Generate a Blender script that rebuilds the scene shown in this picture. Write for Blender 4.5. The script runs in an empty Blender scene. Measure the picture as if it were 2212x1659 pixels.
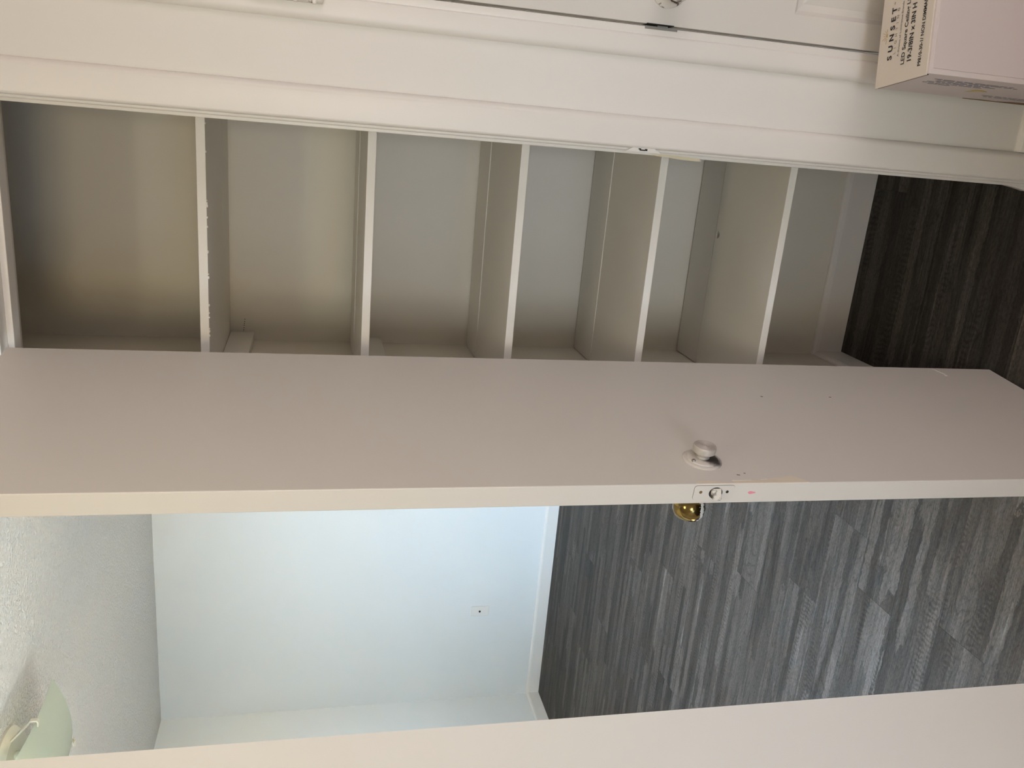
import bpy, bmesh, math, random
from mathutils import Vector, Matrix

S = bpy.context.scene
COL = S.collection
rnd = random.Random(7)

# ------------------------------------------------------------------ camera
F_PX = 1810.0
PITCH, ROLL, YAW = 0.2370, 0.0151, 0.3111
fw = Vector((-math.sin(YAW) * math.cos(PITCH), math.cos(YAW) * math.cos(PITCH), -math.sin(PITCH)))
r0 = Vector((math.cos(YAW), math.sin(YAW), 0))
u0 = r0.cross(fw)
rt = r0 * math.cos(ROLL) + u0 * math.sin(ROLL)
up = u0 * math.cos(ROLL) - r0 * math.sin(ROLL)
cd = bpy.data.cameras.new('camera')
cd.sensor_fit = 'HORIZONTAL'
cd.sensor_width = 36.0
cd.lens = F_PX / 2212.0 * 36.0
cd.clip_start = 0.02
cam = bpy.data.objects.new('camera', cd)
COL.objects.link(cam)
# the phone was held upright and the picture kept on its side: the picture's left is up
cx, cy, cz = -up, rt, -fw
cam.matrix_world = Matrix(((cx.x, cy.x, cz.x, 0), (cx.y, cy.y, cz.y, 0), (cx.z, cy.z, cz.z, 1.5), (0, 0, 0, 1)))
S.camera = cam

# ------------------------------------------------------------------ world, lights, exposure
S.view_settings.view_transform = 'Standard'
S.view_settings.look = 'None'
S.view_settings.gamma = 1.0
S.view_settings.exposure = 0.2
S.view_settings.use_curve_mapping = False

SKY_STRENGTH = 1.0
SKY_COL = (0.37, 0.41, 0.455)
GROUND_COL = (0.35, 0.285, 0.19)
w = bpy.data.worlds.new('world')
S.world = w
w.use_nodes = True
nt = w.node_tree
nt.nodes.clear()
out = nt.nodes.new('ShaderNodeOutputWorld')
bg = nt.nodes.new('ShaderNodeBackground')
tc = nt.nodes.new('ShaderNodeTexCoord')
sx = nt.nodes.new('ShaderNodeSeparateXYZ')
rp = nt.nodes.new('ShaderNodeValToRGB')
rp.color_ramp.elements[0].position = 0.49
rp.color_ramp.elements[0].color = (*GROUND_COL, 1)
rp.color_ramp.elements[1].position = 0.51
rp.color_ramp.elements[1].color = (*SKY_COL, 1)
mp = nt.nodes.new('ShaderNodeMapRange')
mp.inputs[1].default_value = -1
mp.inputs[2].default_value = 1
nt.links.new(tc.outputs['Generated'], sx.inputs[0])
nt.links.new(sx.outputs[2], mp.inputs[0])
nt.links.new(mp.outputs[0], rp.inputs[0])
nt.links.new(rp.outputs[0], bg.inputs[0])
bg.inputs[1].default_value = SKY_STRENGTH * 40.0
nt.links.new(bg.outputs[0], out.inputs[0])


def light(name, kind, loc, aim, energy, color, size=None, size_y=None, spread=None):
    d = bpy.data.lights.new(name, kind)
    d.energy = energy
    d.color = color
    if kind == 'AREA':
        d.shape = 'RECTANGLE' if size_y else 'DISK'
        d.size = size
        if size_y:
            d.size_y = size_y
        if spread:
            d.spread = spread
    o = bpy.data.objects.new(name, d)
    COL.objects.link(o)
    o.location = loc
    o.rotation_euler = (Vector(aim) - Vector(loc)).to_track_quat('-Z', 'Y').to_euler()
    return o


# low sun through the two windows behind the camera; it lands on floors outside the picture
sun = light('sun', 'SUN', (0, -8, 6), Vector((0, -8, 6)) + Vector((-0.40, 3.0, -1.40)), 2600.0, (1.0, 0.80, 0.55))
sun.data.angle = math.radians(0.6)
# window openings: living room (left of the partition) and hall (behind the camera)
LWIN = (-3.05, -1.80, 0.80, 2.05, -2.1)
SWIN = (2.45, 3.60, 0.85, 1.82)            # unseen side window added to light the far room: y range, z range
HWIN = (-0.55, 0.42, 0.85, 1.90, -3.3)
for nm_, (a0, a1, c0, c1, yy_) in (('living_window_portal', LWIN), ('hall_window_portal', HWIN)):
    p_ = light(nm_, 'AREA', ((a0 + a1) / 2, yy_ - 0.06, (c0 + c1) / 2), ((a0 + a1) / 2, 3, (c0 + c1) / 2), 1.0, (1, 1, 1), a1 - a0, c1 - c0)
    p_.data.cycles.is_portal = True
# unseen fill lamps added above the hall, on its right and behind it,
# and above the living room
light('hall_warm_fill', 'AREA', (-0.3, 0.2, 2.28), (-0.3, 0.2, 0), 5.6, (1.0, 0.95, 0.66), 0.36)  # added warm fill, stands for no known lamp
light('hall_right_fill', 'AREA', (2.5, -0.7, 1.10), (0, -0.7, 1.1), 34.0, (1.0, 0.85, 0.88), 1.9, 3.0)  # added fill; the right wall has no opening
light('hall_low_blue_fill', 'AREA', (-1.02, -3.17, 0.58), (-1.02, 0, 0.5), 14.0, (0.50, 0.72, 1.0), 0.85, 1.0)  # added blue fill for the low left edges; no glass door
light('living_blue_fill', 'AREA', (-2.2, -0.7, 2.30), (-2.2, -0.7, 0), 350.0, (0.39, 0.66, 1.0), 0.7)  # added blue fill for the far room; the ceiling has no opening
p_ = light('side_window_portal', 'AREA', (-0.55, (SWIN[0] + SWIN[1]) / 2, (SWIN[2] + SWIN[3]) / 2), (-3, (SWIN[0] + SWIN[1]) / 2, (SWIN[2] + SWIN[3]) / 2), 1.0, (1, 1, 1), SWIN[3] - SWIN[2], SWIN[1] - SWIN[0])
p_.data.cycles.is_portal = True


# ------------------------------------------------------------------ helpers
def srgb(r, g, b):
    def c(v):
        v /= 255.0
        return v / 12.92 if v <= 0.04045 else ((v + 0.055) / 1.055) ** 2.4
    return (c(r), c(g), c(b), 1)


def new_mat(name):
    m = bpy.data.materials.new(name)
    m.use_nodes = True
    n = m.node_tree.nodes
    b = n.get('Principled BSDF')
    return m, n, m.node_tree.links, b


def paint(name, col, rough=0.45, var=0.03, bump=0.04, scale=60.0, spec=0.4, big=1.5):
    m, n, l, b = new_mat(name)
    t = n.new('ShaderNodeTexCoord')
    ns = n.new('ShaderNodeTexNoise')
    ns.inputs['Scale'].default_value = big
    ns.inputs['Detail'].default_value = 5
    l.new(t.outputs['Object'], ns.inputs['Vector'])
    r = n.new('ShaderNodeValToRGB')
    r.color_ramp.elements[0].position = 0.3
    r.color_ramp.elements[1].position = 0.7
    r.color_ramp.elements[0].color = tuple(c * (1 - var) for c in col[:3]) + (1,)
    r.color_ramp.elements[1].color = tuple(min(1, c * (1 + var)) for c in col[:3]) + (1,)
    l.new(ns.outputs['Fac'], r.inputs[0])
    l.new(r.outputs[0], b.inputs['Base Color'])
    b.inputs['Roughness'].default_value = rough
    b.inputs['Specular IOR Level'].default_value = spec
    if bump:
        n2 = n.new('ShaderNodeTexNoise')
        n2.inputs['Scale'].default_value = scale
        n2.inputs['Detail'].default_value = 3
        l.new(t.outputs['Object'], n2.inputs['Vector'])
        bp = n.new('ShaderNodeBump')
        bp.inputs['Strength'].default_value = bump
        bp.inputs['Distance'].default_value = 0.004
        l.new(n2.outputs['Fac'], bp.inputs['Height'])
        l.new(bp.outputs[0], b.inputs['Normal'])
    return m


def plain(name, col, rough=0.5, metal=0.0, spec=0.5):
    m, n, l, b = new_mat(name)
    ns = n.new('ShaderNodeTexNoise')
    ns.inputs['Scale'].default_value = 40
    t = n.new('ShaderNodeTexCoord')
    l.new(t.outputs['Object'], ns.inputs['Vector'])
    r = n.new('ShaderNodeValToRGB')
    r.color_ramp.elements[0].color = tuple(c * 0.94 for c in col[:3]) + (1,)
    r.color_ramp.elements[1].color = tuple(min(1, c * 1.05) for c in col[:3]) + (1,)
    l.new(ns.outputs['Fac'], r.inputs[0])
    l.new(r.outputs[0], b.inputs['Base Color'])
    b.inputs['Roughness'].default_value = rough
    b.inputs['Metallic'].default_value = metal
    b.inputs['Specular IOR Level'].default_value = spec
    return m


M_WALL = paint('white_wall_paint', (0.80, 0.772, 0.725, 1), 0.55, 0.02, 0.10, 55)
M_ROOM = paint('white_wall_cool_light', (0.785, 0.80, 0.78, 1), 0.55, 0.02, 0.10, 55)  # same white walls, the far room's cool daylight put into the colour
M_TRIM = paint('white_trim_paint', (0.81, 0.775, 0.725, 1), 0.36, 0.02, 0.05, 35)
M_DOOR = paint('white_door_paint', (0.72, 0.685, 0.635, 1), 0.40, 0.02, 0.03, 45)
M_SHELF = paint('shelf_paint', (0.80, 0.765, 0.70, 1), 0.45, 0.03, 0.05, 40)
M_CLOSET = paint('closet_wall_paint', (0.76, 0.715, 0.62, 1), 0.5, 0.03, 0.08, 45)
M_BLACKPRINT = plain('black_print', (0.018, 0.014, 0.016, 1), 0.6)
M_GREYPRINT = plain('grey_print', (0.20, 0.17, 0.155, 1), 0.6)
M_BLUEPRINT = plain('faded_fine_print', (0.22, 0.21, 0.24, 1), 0.6)
M_GOLDPRINT = plain('gold_print', (0.50, 0.31, 0.11, 1), 0.5)
M_YELLOWPRINT = plain('yellow_print', (0.55, 0.42, 0.10, 1), 0.5)
M_CARD = paint('white_card', (0.68, 0.60, 0.575, 1), 0.45, 0.03, 0.03, 25)
M_CARDTOP = paint('cream_card', (0.74, 0.66, 0.57, 1), 0.45, 0.02, 0.02, 25)
M_KRAFT = plain('bare_cardboard', (0.19, 0.115, 0.05, 1), 0.8)
M_DARK = plain('dark_recess', (0.02, 0.018, 0.016, 1), 0.8)  # near-black: shade painted into slots and gaps, also dark metal and subfloor
M_STEEL = plain('worn_steel', (0.35, 0.33, 0.30, 1), 0.4, 0.8)
M_CHIP = plain('old_cream_paint', (0.80, 0.715, 0.585, 1), 0.4)
M_CHIPY = plain('old_yellow_paint', srgb(226, 215, 186), 0.4)
M_SCRATCH = plain('white_scratch', (0.9, 0.88, 0.84, 1), 0.5)
M_PINK = plain('pink_smear', srgb(238, 150, 165), 0.5)
M_PENCIL = plain('pencil_grey', (0.16, 0.14, 0.11, 1), 0.7)
M_CLIP = plain('cream_metal', (0.60, 0.58, 0.48, 1), 0.35, 0.2)


def knob_paint(name, col, dirt):
    m, n, l, b = new_mat(name)
    t = n.new('ShaderNodeTexCoord')
    ns = n.new('ShaderNodeTexNoise')
    ns.inputs['Scale'].default_value = 55
    ns.inputs['Detail'].default_value = 4
    l.new(t.outputs['Object'], ns.inputs['Vector'])
    r = n.new('ShaderNodeValToRGB')
    r.color_ramp.elements[0].position = 0.40
    r.color_ramp.elements[0].color = (*dirt, 1)
    r.color_ramp.elements[1].position = 0.47
    r.color_ramp.elements[1].color = (*col, 1)
    l.new(ns.outputs['Fac'], r.inputs[0])
    l.new(r.outputs[0], b.inputs['Base Color'])
    b.inputs['Roughness'].default_value = 0.35
    return m


M_KNOB = knob_paint('grimy_painted_metal', (0.72, 0.67, 0.61), (0.10, 0.075, 0.06))
M_KNOBHEAD = plain('painted_knob_metal', (0.60, 0.55, 0.50, 1), 0.38, 0.35)
# rosette: old paint with black grime gathered round the neck, heavier to one side
m, n, l, b = new_mat('grimy_rosette')
t = n.new('ShaderNodeTexCoord')
ns = n.new('ShaderNodeTexNoise')
ns.inputs['Scale'].default_value = 90
ns.inputs['Detail'].default_value = 5
l.new(t.outputs['Object'], ns.inputs['Vector'])
ds = n.new('ShaderNodeVectorMath')
ds.operation = 'DISTANCE'
l.new(t.outputs['Object'], ds.inputs[0])
ds.inputs[1].default_value = (0.009, -0.013, 0.006)
ml = n.new('ShaderNodeMath')
ml.operation = 'MULTIPLY_ADD'
ml.inputs[1].default_value = 0.016
l.new(ns.outputs['Fac'], ml.inputs[0])
l.new(ds.outputs['Value'], ml.inputs[2])
r = n.new('ShaderNodeValToRGB')
r.color_ramp.elements[0].position = 0.019
r.color_ramp.elements[0].color = (0.035, 0.026, 0.022, 1)
r.color_ramp.elements[1].position = 0.0285
r.color_ramp.elements[1].color = (0.66, 0.61, 0.56, 1)
l.new(ml.outputs[0], r.inputs[0])
l.new(r.outputs[0], b.inputs['Base Color'])
b.inputs['Roughness'].default_value = 0.35
M_ROSE = m
M_LATCH = knob_paint('half_painted_latch', (0.78, 0.74, 0.66), (0.05, 0.04, 0.03))

# brass with a stripe of white overpaint
m, n, l, b = new_mat('overpainted_brass')
t = n.new('ShaderNodeTexCoord')
sp = n.new('ShaderNodeSeparateXYZ')
l.new(t.outputs['Object'], sp.inputs[0])
ns = n.new('ShaderNodeTexNoise')
ns.inputs['Scale'].default_value = 260
ns.inputs['Detail'].default_value = 4
l.new(t.outputs['Object'], ns.inputs['Vector'])
ad = n.new('ShaderNodeMath')
ad.operation = 'MULTIPLY_ADD'
l.new(ns.outputs['Fac'], ad.inputs[0])
ad.inputs[1].default_value = 0.016
l.new(sp.outputs[2], ad.inputs[2])
r = n.new('ShaderNodeValToRGB')
r.color_ramp.interpolation = 'CONSTANT'
mpz = n.new('ShaderNodeMapRange')
mpz.inputs[1].default_value = -0.03
mpz.inputs[2].default_value = 0.03
l.new(ad.outputs[0], mpz.inputs[0])
l.new(mpz.outputs[0], r.inputs[0])
e = r.color_ramp.elements
e[0].position = 0.0
e[0].color = (0, 0, 0, 1)
e[1].position = 0.36
e[1].color = (1, 1, 1, 1)
x = e.new(0.485)
x.color = (0, 0, 0, 1)
mx = n.new('ShaderNodeMix')
mx.data_type = 'RGBA'
mx.inputs[6].default_value = (0.20, 0.14, 0.048, 1)
mx.inputs[7].default_value = (0.80, 0.79, 0.77, 1)
l.new(r.outputs[0], mx.inputs[0])
l.new(mx.outputs[2], b.inputs['Base Color'])
iv = n.new('ShaderNodeMath')
iv.operation = 'SUBTRACT'
iv.inputs[0].default_value = 1
l.new(r.outputs[0], iv.inputs[1])
l.new(iv.outputs[0], b.inputs['Metallic'])
b.inputs['Roughness'].default_value = 0.16
M_BRASS = m

# popcorn ceiling
m, n, l, b = new_mat('popcorn_ceiling')
b.inputs['Base Color'].default_value = (0.80, 0.78, 0.74, 1)
b.inputs['Roughness'].default_value = 0.85
t = n.new('ShaderNodeTexCoord')
n1 = n.new('ShaderNodeTexNoise')
n1.inputs['Scale'].default_value = 95
n1.inputs['Detail'].default_value = 4
n1.inputs['Roughness'].default_value = 0.6
l.new(t.outputs['Object'], n1.inputs['Vector'])
v1 = n.new('ShaderNodeTexVoronoi')
v1.feature = 'SMOOTH_F1'
v1.inputs['Scale'].default_value = 115
l.new(t.outputs['Object'], v1.inputs['Vector'])
g1 = n.new('ShaderNodeMapRange')          # only the taller grains stand out
g1.inputs[1].default_value = 0.45
g1.inputs[2].default_value = 0.75
l.new(n1.outputs['Fac'], g1.inputs[0])
s1 = n.new('ShaderNodeMath')
s1.operation = 'MULTIPLY_ADD'
l.new(v1.outputs['Distance'], s1.inputs[0])
s1.inputs[1].default_value = -0.5
l.new(g1.outputs[0], s1.inputs[2])
bp = n.new('ShaderNodeBump')
bp.inputs['Strength'].default_value = 0.85
bp.inputs['Distance'].default_value = 0.008
l.new(s1.outputs[0], bp.inputs['Height'])
l.new(bp.outputs[0], b.inputs['Normal'])
M_CEIL = m

# frosted green white glass of the ceiling light
m, n, l, b = new_mat('frosted_glass')
b.inputs['Base Color'].default_value = (0.72, 0.78, 0.66, 1)
b.inputs['Roughness'].default_value = 0.22
b.inputs['Transmission Weight'].default_value = 0.25
b.inputs['Subsurface Weight'].default_value = 0.0
M_GLASS = m

# weathered grey brown plank floor
m, n, l, b = new_mat('weathered_vinyl_plank')
t = n.new('ShaderNodeTexCoord')
oi = n.new('ShaderNodeObjectInfo')
cmb = n.new('ShaderNodeCombineXYZ')
mul = n.new('ShaderNodeMath'); mul.operation = 'MULTIPLY'; mul.inputs[1].default_value = 37.0
l.new(oi.outputs['Random'], mul.inputs[0])
mul2 = n.new('ShaderNodeMath'); mul2.operation = 'MULTIPLY'; mul2.inputs[1].default_value = 91.0
l.new(oi.outputs['Random'], mul2.inputs[0])
l.new(mul.outputs[0], cmb.inputs[0])
l.new(mul2.outputs[0], cmb.inputs[2])
va = n.new('ShaderNodeVectorMath'); va.operation = 'ADD'
l.new(t.outputs['Object'], va.inputs[0])
l.new(cmb.outputs[0], va.inputs[1])


def stretched(sx_, sy_, sz_=1.0):
    q = n.new('ShaderNodeMapping')
    q.inputs['Scale'].default_value = (sx_, sy_, sz_)
    l.new(va.outputs[0], q.inputs['Vector'])
    return q.outputs[0]


def noise(vec, scale, detail=4, rough=0.55, dist=0.0):
    q = n.new('ShaderNodeTexNoise')
    q.inputs['Scale'].default_value = scale
    q.inputs['Detail'].default_value = detail
    q.inputs['Roughness'].default_value = rough
    q.inputs['Distortion'].default_value = dist
    l.new(vec, q.inputs['Vector'])
    return q.outputs['Fac']


def ramp(fac, stops, interp='LINEAR'):
    q = n.new('ShaderNodeValToRGB')
    q.color_ramp.interpolation = interp
    els = q.color_ramp.elements
    els[0].position, els[0].color = stops[0][0], (*stops[0][1], 1)
    els[1].position, els[1].color = stops[-1][0], (*stops[-1][1], 1)
    for p, c in stops[1:-1]:
        k = els.new(p)
        k.color = (*c, 1)
    l.new(fac, q.inputs[0])
    return q.outputs[0]


def mix(mode, fac, a, b_):
    q = n.new('ShaderNodeMix')
    q.data_type = 'RGBA'
    q.blend_type = mode
    if isinstance(fac, float):
        q.inputs[0].default_value = fac
    else:
        l.new(fac, q.inputs[0])
    for i, s_ in ((6, a), (7, b_)):
        if isinstance(s_, tuple):
            q.inputs[i].default_value = (*s_, 1)
        else:
            l.new(s_, q.inputs[i])
    return q.outputs[2]


FL_D, FL_M, FL_L = (0.027, 0.0225, 0.019), (0.068, 0.0595, 0.0525), (0.130, 0.119, 0.108)
bands = noise(stretched(0.9, 11), 1.5, 5, 0.62, 0.9)          # broad streaks along the plank
c1 = ramp(bands, [(0.30, FL_D), (0.47, FL_M), (0.60, FL_M), (0.72, FL_L)])
# strips of differing tone within a plank: ragged rows cut into lengths, each with its own grey


def math_(op, a_, b_=None, c_=None):
    q = n.new('ShaderNodeMath')
    q.operation = op
    for i_, v_ in enumerate((a_, b_, c_)):
        if v_ is None:
            continue
        if isinstance(v_, (int, float)):
            q.inputs[i_].default_value = v_
        else:
            l.new(v_, q.inputs[i_])
    return q.outputs[0]


sp = n.new('ShaderNodeSeparateXYZ')
l.new(va.outputs[0], sp.inputs[0])
rag = noise(stretched(22, 60), 1.0, 4, 0.7)
yy = math_('MULTIPLY_ADD', sp.outputs[1], 36.0, math_('MULTIPLY', rag, 0.9))
row = math_('FLOOR', yy)
wn1 = n.new('ShaderNodeTexWhiteNoise')
wn1.noise_dimensions = '2D'
cmb2 = n.new('ShaderNodeCombineXYZ')
l.new(row, cmb2.inputs[0])
l.new(sp.outputs[2], cmb2.inputs[1])
l.new(cmb2.outputs[0], wn1.inputs['Vector'])
xx = math_('MULTIPLY_ADD', sp.outputs[0], 1.7, math_('MULTIPLY_ADD', wn1.outputs['Value'], 9.0, math_('MULTIPLY', rag, 0.35)))
cmb3 = n.new('ShaderNodeCombineXYZ')
l.new(row, cmb3.inputs[0])
l.new(math_('FLOOR', xx), cmb3.inputs[1])
l.new(mul2.outputs[0], cmb3.inputs[2])
wn2 = n.new('ShaderNodeTexWhiteNoise')
wn2.noise_dimensions = '3D'
l.new(cmb3.outputs[0], wn2.inputs['Vector'])
c2 = mix('MULTIPLY', 0.8, c1, ramp(wn2.outputs['Value'], [(0.0, (0.52, 0.51, 0.50)), (0.5, (0.95, 0.95, 0.95)), (1.0, (1.75, 1.75, 1.75))]))
spk = noise(stretched(60, 130), 2.0, 3, 0.7)                     # mottled wear
c2 = mix('MULTIPLY', 0.7, c2, ramp(spk, [(0.33, (0.55, 0.54, 0.53)), (0.5, (1.0, 1.0, 1.0)), (0.68, (1.4, 1.4, 1.4))]))
fib = noise(stretched(5, 230), 1.0, 3, 0.6, 0.3)                 # fine fibre
c3 = mix('MULTIPLY', 0.8, c2, ramp(fib, [(0.3, (0.62, 0.62, 0.62)), (0.55, (1.0, 1.0, 1.0)), (0.75, (1.28, 1.28, 1.28))]))
blot = noise(stretched(9, 22), 2.4, 5, 0.7, 1.6)                 # worn blotches and knots
c4 = mix('MULTIPLY', 0.85, c3, ramp(blot, [(0.28, (0.38, 0.36, 0.34)), (0.44, (0.95, 0.95, 0.95)), (0.75, (1.15, 1.15, 1.15))]))
wv = n.new('ShaderNodeTexWave')                                  # saw marks across the grain, in patches
wv.wave_type = 'BANDS'
wv.bands_direction = 'X'
wv.inputs['Scale'].default_value = 22
wv.inputs['Distortion'].default_value = 7.0
wv.inputs['Detail'].default_value = 3
wv.inputs['Detail Scale'].default_value = 1.3
l.new(stretched(1, 1.6), wv.inputs['Vector'])
msk = ramp(noise(stretched(1.3, 11), 1.5, 2), [(0.575, (0, 0, 0)), (0.65, (1, 1, 1))])
saw = mix('MIX', msk, (1.0, 1.0, 1.0), ramp(wv.outputs['Color'], [(0.2, (0.62, 0.60, 0.58)), (0.7, (1.12, 1.12, 1.12))]))
c5 = mix('MULTIPLY', 0.75, c4, saw)
cath = noise(stretched(0.9, 6.5), 1.3, 2, 0.45, 0.5)             # cathedral grain: contour lines of a slow noise
cm = n.new('ShaderNodeMath'); cm.operation = 'MULTIPLY'; cm.inputs[1].default_value = 34.0
l.new(cath, cm.inputs[0])
cf = n.new('ShaderNodeMath'); cf.operation = 'FRACT'
l.new(cm.outputs[0], cf.inputs[0])
cline = ramp(cf.outputs[0], [(0.0, (0.50, 0.48, 0.46)), (0.16, (0.95, 0.95, 0.95)), (0.55, (1.08, 1.08, 1.08)), (1.0, (0.80, 0.80, 0.80))])
cmsk = ramp(noise(stretched(1.1, 7), 1.7, 2), [(0.46, (0, 0, 0)), (0.56, (1, 1, 1))])
c5 = mix('MULTIPLY', 0.85, c5, mix('MIX', cmsk, (1.0, 1.0, 1.0), cline))
tone = ramp(oi.outputs['Random'], [(0.0, (0.80, 0.79, 0.78)), (0.5, (1.0, 1.0, 1.0)), (1.0, (1.22, 1.21, 1.20))])
c6 = mix('MULTIPLY', 1.0, c5, tone)
l.new(c6, b.inputs['Base Color'])
b.inputs['Roughness'].default_value = 0.6
b.inputs['Specular IOR Level'].default_value = 0.22
bp = n.new('ShaderNodeBump')
bp.inputs['Strength'].default_value = 0.05
bp.inputs['Distance'].default_value = 0.002
l.new(fib, bp.inputs['Height'])
l.new(bp.outputs[0], b.inputs['Normal'])
M_FLOOR = m
M_BOUNCE = paint('pale_bounce_floor', (0.74, 0.67, 0.56, 1), 0.95, 0.06, 0.5, 300, 0.1)  # invented pale floor, unseen, bounces sunlight up to the ceiling


# ------------------------------------------------------------------ mesh helpers
def box(bm, x0, x1, y0, y1, z0, z1, bev=0.0, seg=2):
    vs = [bm.verts.new((x, y, z)) for x in (x0, x1) for y in (y0, y1) for z in (z0, z1)]
    q = [(0, 1, 3, 2), (4, 6, 7, 5), (0, 4, 5, 1), (2, 3, 7, 6), (0, 2, 6, 4), (1, 5, 7, 3)]
    fs = [bm.faces.new([vs[i] for i in f]) for f in q]
    if bev:
        es = list({e_ for f in fs for e_ in f.edges})
        bmesh.ops.bevel(bm, geom=es, offset=bev, segments=seg, affect='EDGES', profile=0.5)
    return vs


def prism(bm, pts, axis, a, b_):
    """extrude the closed 2-D outline pts between a and b_ along axis (x, y or z)"""
    def P(p, h):
        return {'x': (h, p[0], p[1]), 'y': (p[0], h, p[1]), 'z': (p[0], p[1], h)}[axis]
    lo = [bm.verts.new(P(p, a)) for p in pts]
    hi = [bm.verts.new(P(p, b_)) for p in pts]
    k = len(pts)
    for i in range(k):
        bm.faces.new((lo[i], lo[(i + 1) % k], hi[(i + 1) % k], hi[i]))
    bm.faces.new(lo)
    bm.faces.new(hi[::-1])


def lathe(bm, prof, seg=32, M=None, squash=1.0):
    """prof: (radius, height) along local z"""
    rings = []
    for r_, h_ in prof:
        if r_ < 1e-6:
            rings.append([bm.verts.new((0, 0, h_))])
        else:
            rings.append([bm.verts.new((r_ * math.cos(2 * math.pi * i / seg), squash * r_ * math.sin(2 * math.pi * i / seg), h_)) for i in range(seg)])
    for a, c in zip(rings, rings[1:]):
        if len(a) == 1 and len(c) == 1:
            continue
        for i in range(seg):
            j = (i + 1) % seg
            if len(a) == 1:
                bm.faces.new((a[0], c[i], c[j]))
            elif len(c) == 1:
                bm.faces.new((a[i], a[j], c[0]))
            else:
                bm.faces.new((a[i], a[j], c[j], c[i]))
    if M is not None:
        bmesh.ops.transform(bm, matrix=M, verts=[v for rr in rings for v in rr])


def obj(name, bm, mat_, parent=None, smooth=None, M=None, loc=None):
    bmesh.ops.recalc_face_normals(bm, faces=bm.faces)
    if loc is not None:
        bmesh.ops.translate(bm, verts=bm.verts, vec=[-c for c in loc])
    me = bpy.data.meshes.new(name)
    bm.to_mesh(me)
    bm.free()
    me.materials.append(mat_)
    o = bpy.data.objects.new(name, me)
    COL.objects.link(o)
    if smooth:
        me.polygons.foreach_set('use_smooth', [True] * len(me.polygons))
        try:
            me.set_sharp_from_angle(angle=math.radians(smooth))
        except Exception:
            pass
    if parent:
        o.parent = parent
    if M is not None:
        o.matrix_local = M
    elif loc is not None:
        o.location = loc
    return o


def empty(name, M=None, loc=None, parent=None):
    o = bpy.data.objects.new(name, None)
    o.empty_display_size = 0.05
    COL.objects.link(o)
    if parent:
        o.parent = parent
    if M is not None:
        o.matrix_local = M
    elif loc is not None:
        o.location = loc
    return o


def tag(o, label=None, cat=None, group=None, kind=None):
    if label:
        o['label'] = label
    if cat:
        o['category'] = cat
    if group:
        o['group'] = group
    if kind:
        o['kind'] = kind
    return o


def B():
    return bmesh.new()


def struct(name, boxes, mat_, bev=0.0, label=None):
    bm = B()
    for bx in boxes:
        box(bm, *bx, bev=bev)
    o = obj(name, bm, mat_)
    o['kind'] = 'structure'
    if label:
        o['label'] = label
    return o


ZC = 2.3336
YW = 4.4721      # far wall of the room beyond
XW = -3.582      # its left wall
YF = 1.530       # face of the wall with the closet
# ------------------------------------------------------------------ room shell
struct('wall_back', [(XW - 0.1, -0.565, YW, YW + 0.1, 0, ZC)], M_ROOM)
struct('wall_left', [(XW - 0.1, XW, -2.1, YW, 0, ZC)], M_ROOM)
struct('ceiling', [(XW - 0.1, 2.70, -3.4, YW + 0.1, ZC, ZC + 0.1)], M_CEIL)
# front walls of the living room and of the hall, each with its window
def window_wall(name, x0, x1, win):
    a0, a1, c0, c1, yy_ = win
    struct(name, [(x0, a0, yy_, yy_ + 0.1, 0, ZC), (a1, x1, yy_, yy_ + 0.1, 0, ZC), (a0, a1, yy_, yy_ + 0.1, 0, c0), (a0, a1, yy_, yy_ + 0.1, c1, ZC)], M_WALL)


def window_frame(name, win):
    a0, a1, c0, c1, yy_ = win
    y0, y1, m_ = yy_ + 0.01, yy_ + 0.07, (a0 + a1) / 2
    struct(name, [(a0, a0 + 0.04, y0, y1, c0, c1), (a1 - 0.04, a1, y0, y1, c0, c1), (a0 + 0.04, a1 - 0.04, y0, y1, c0, c0 + 0.04),
                  (a0 + 0.04, a1 - 0.04, y0, y1, c1 - 0.04, c1), (m_ - 0.02, m_ + 0.02, y0, y1, c0 + 0.04, c1 - 0.04)], M_TRIM)


struct('left_light_blocker', [(XW, -2.45, 0.9, 1.0, 0, ZC)], M_WALL)  # unseen wall added to keep window light off the far wall's left
struct('low_light_blocker', [(-0.50, 1.60, -0.95, -0.83, 0, 0.74)], M_WALL)  # unseen blocker added to darken the low parts round the closet
struct('sun_blocker', [(-1.6, 2.7, -6.6, -3.3, 2.34, 2.44)], M_WALL)  # unseen roof added to keep the sun out of the hall window
window_wall('wall_front', XW, -1.65, LWIN)
window_wall('wall_hall_front', -1.55, 2.60, HWIN)
window_frame('window_1', LWIN)
window_frame('window_2', HWIN)
struct('wall_right', [(2.60, 2.70, -3.3, YF + 0.1, 0, ZC)], M_WALL)
# partition on the left of the camera: a wall with a short angled end, slightly out of plumb as in the photograph
bm = B()
box(bm, -1.65, -1.55, -3.3, 0.30, 0, ZC)
pl = [(-0.8505, 1.0), (-1.55, 0.30), (-1.65, 0.30), (-1.65, 0.345), (-0.922, 1.072)]
prism(bm, pl, 'z', 0, ZC)
for v in bm.verts:
    if v.co.x > -1.0:
        v.co.x += (v.co.z - 1.3) * 0.0078
o = obj('wall_partition', bm, M_WALL)
o['kind'] = 'structure'
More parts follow.
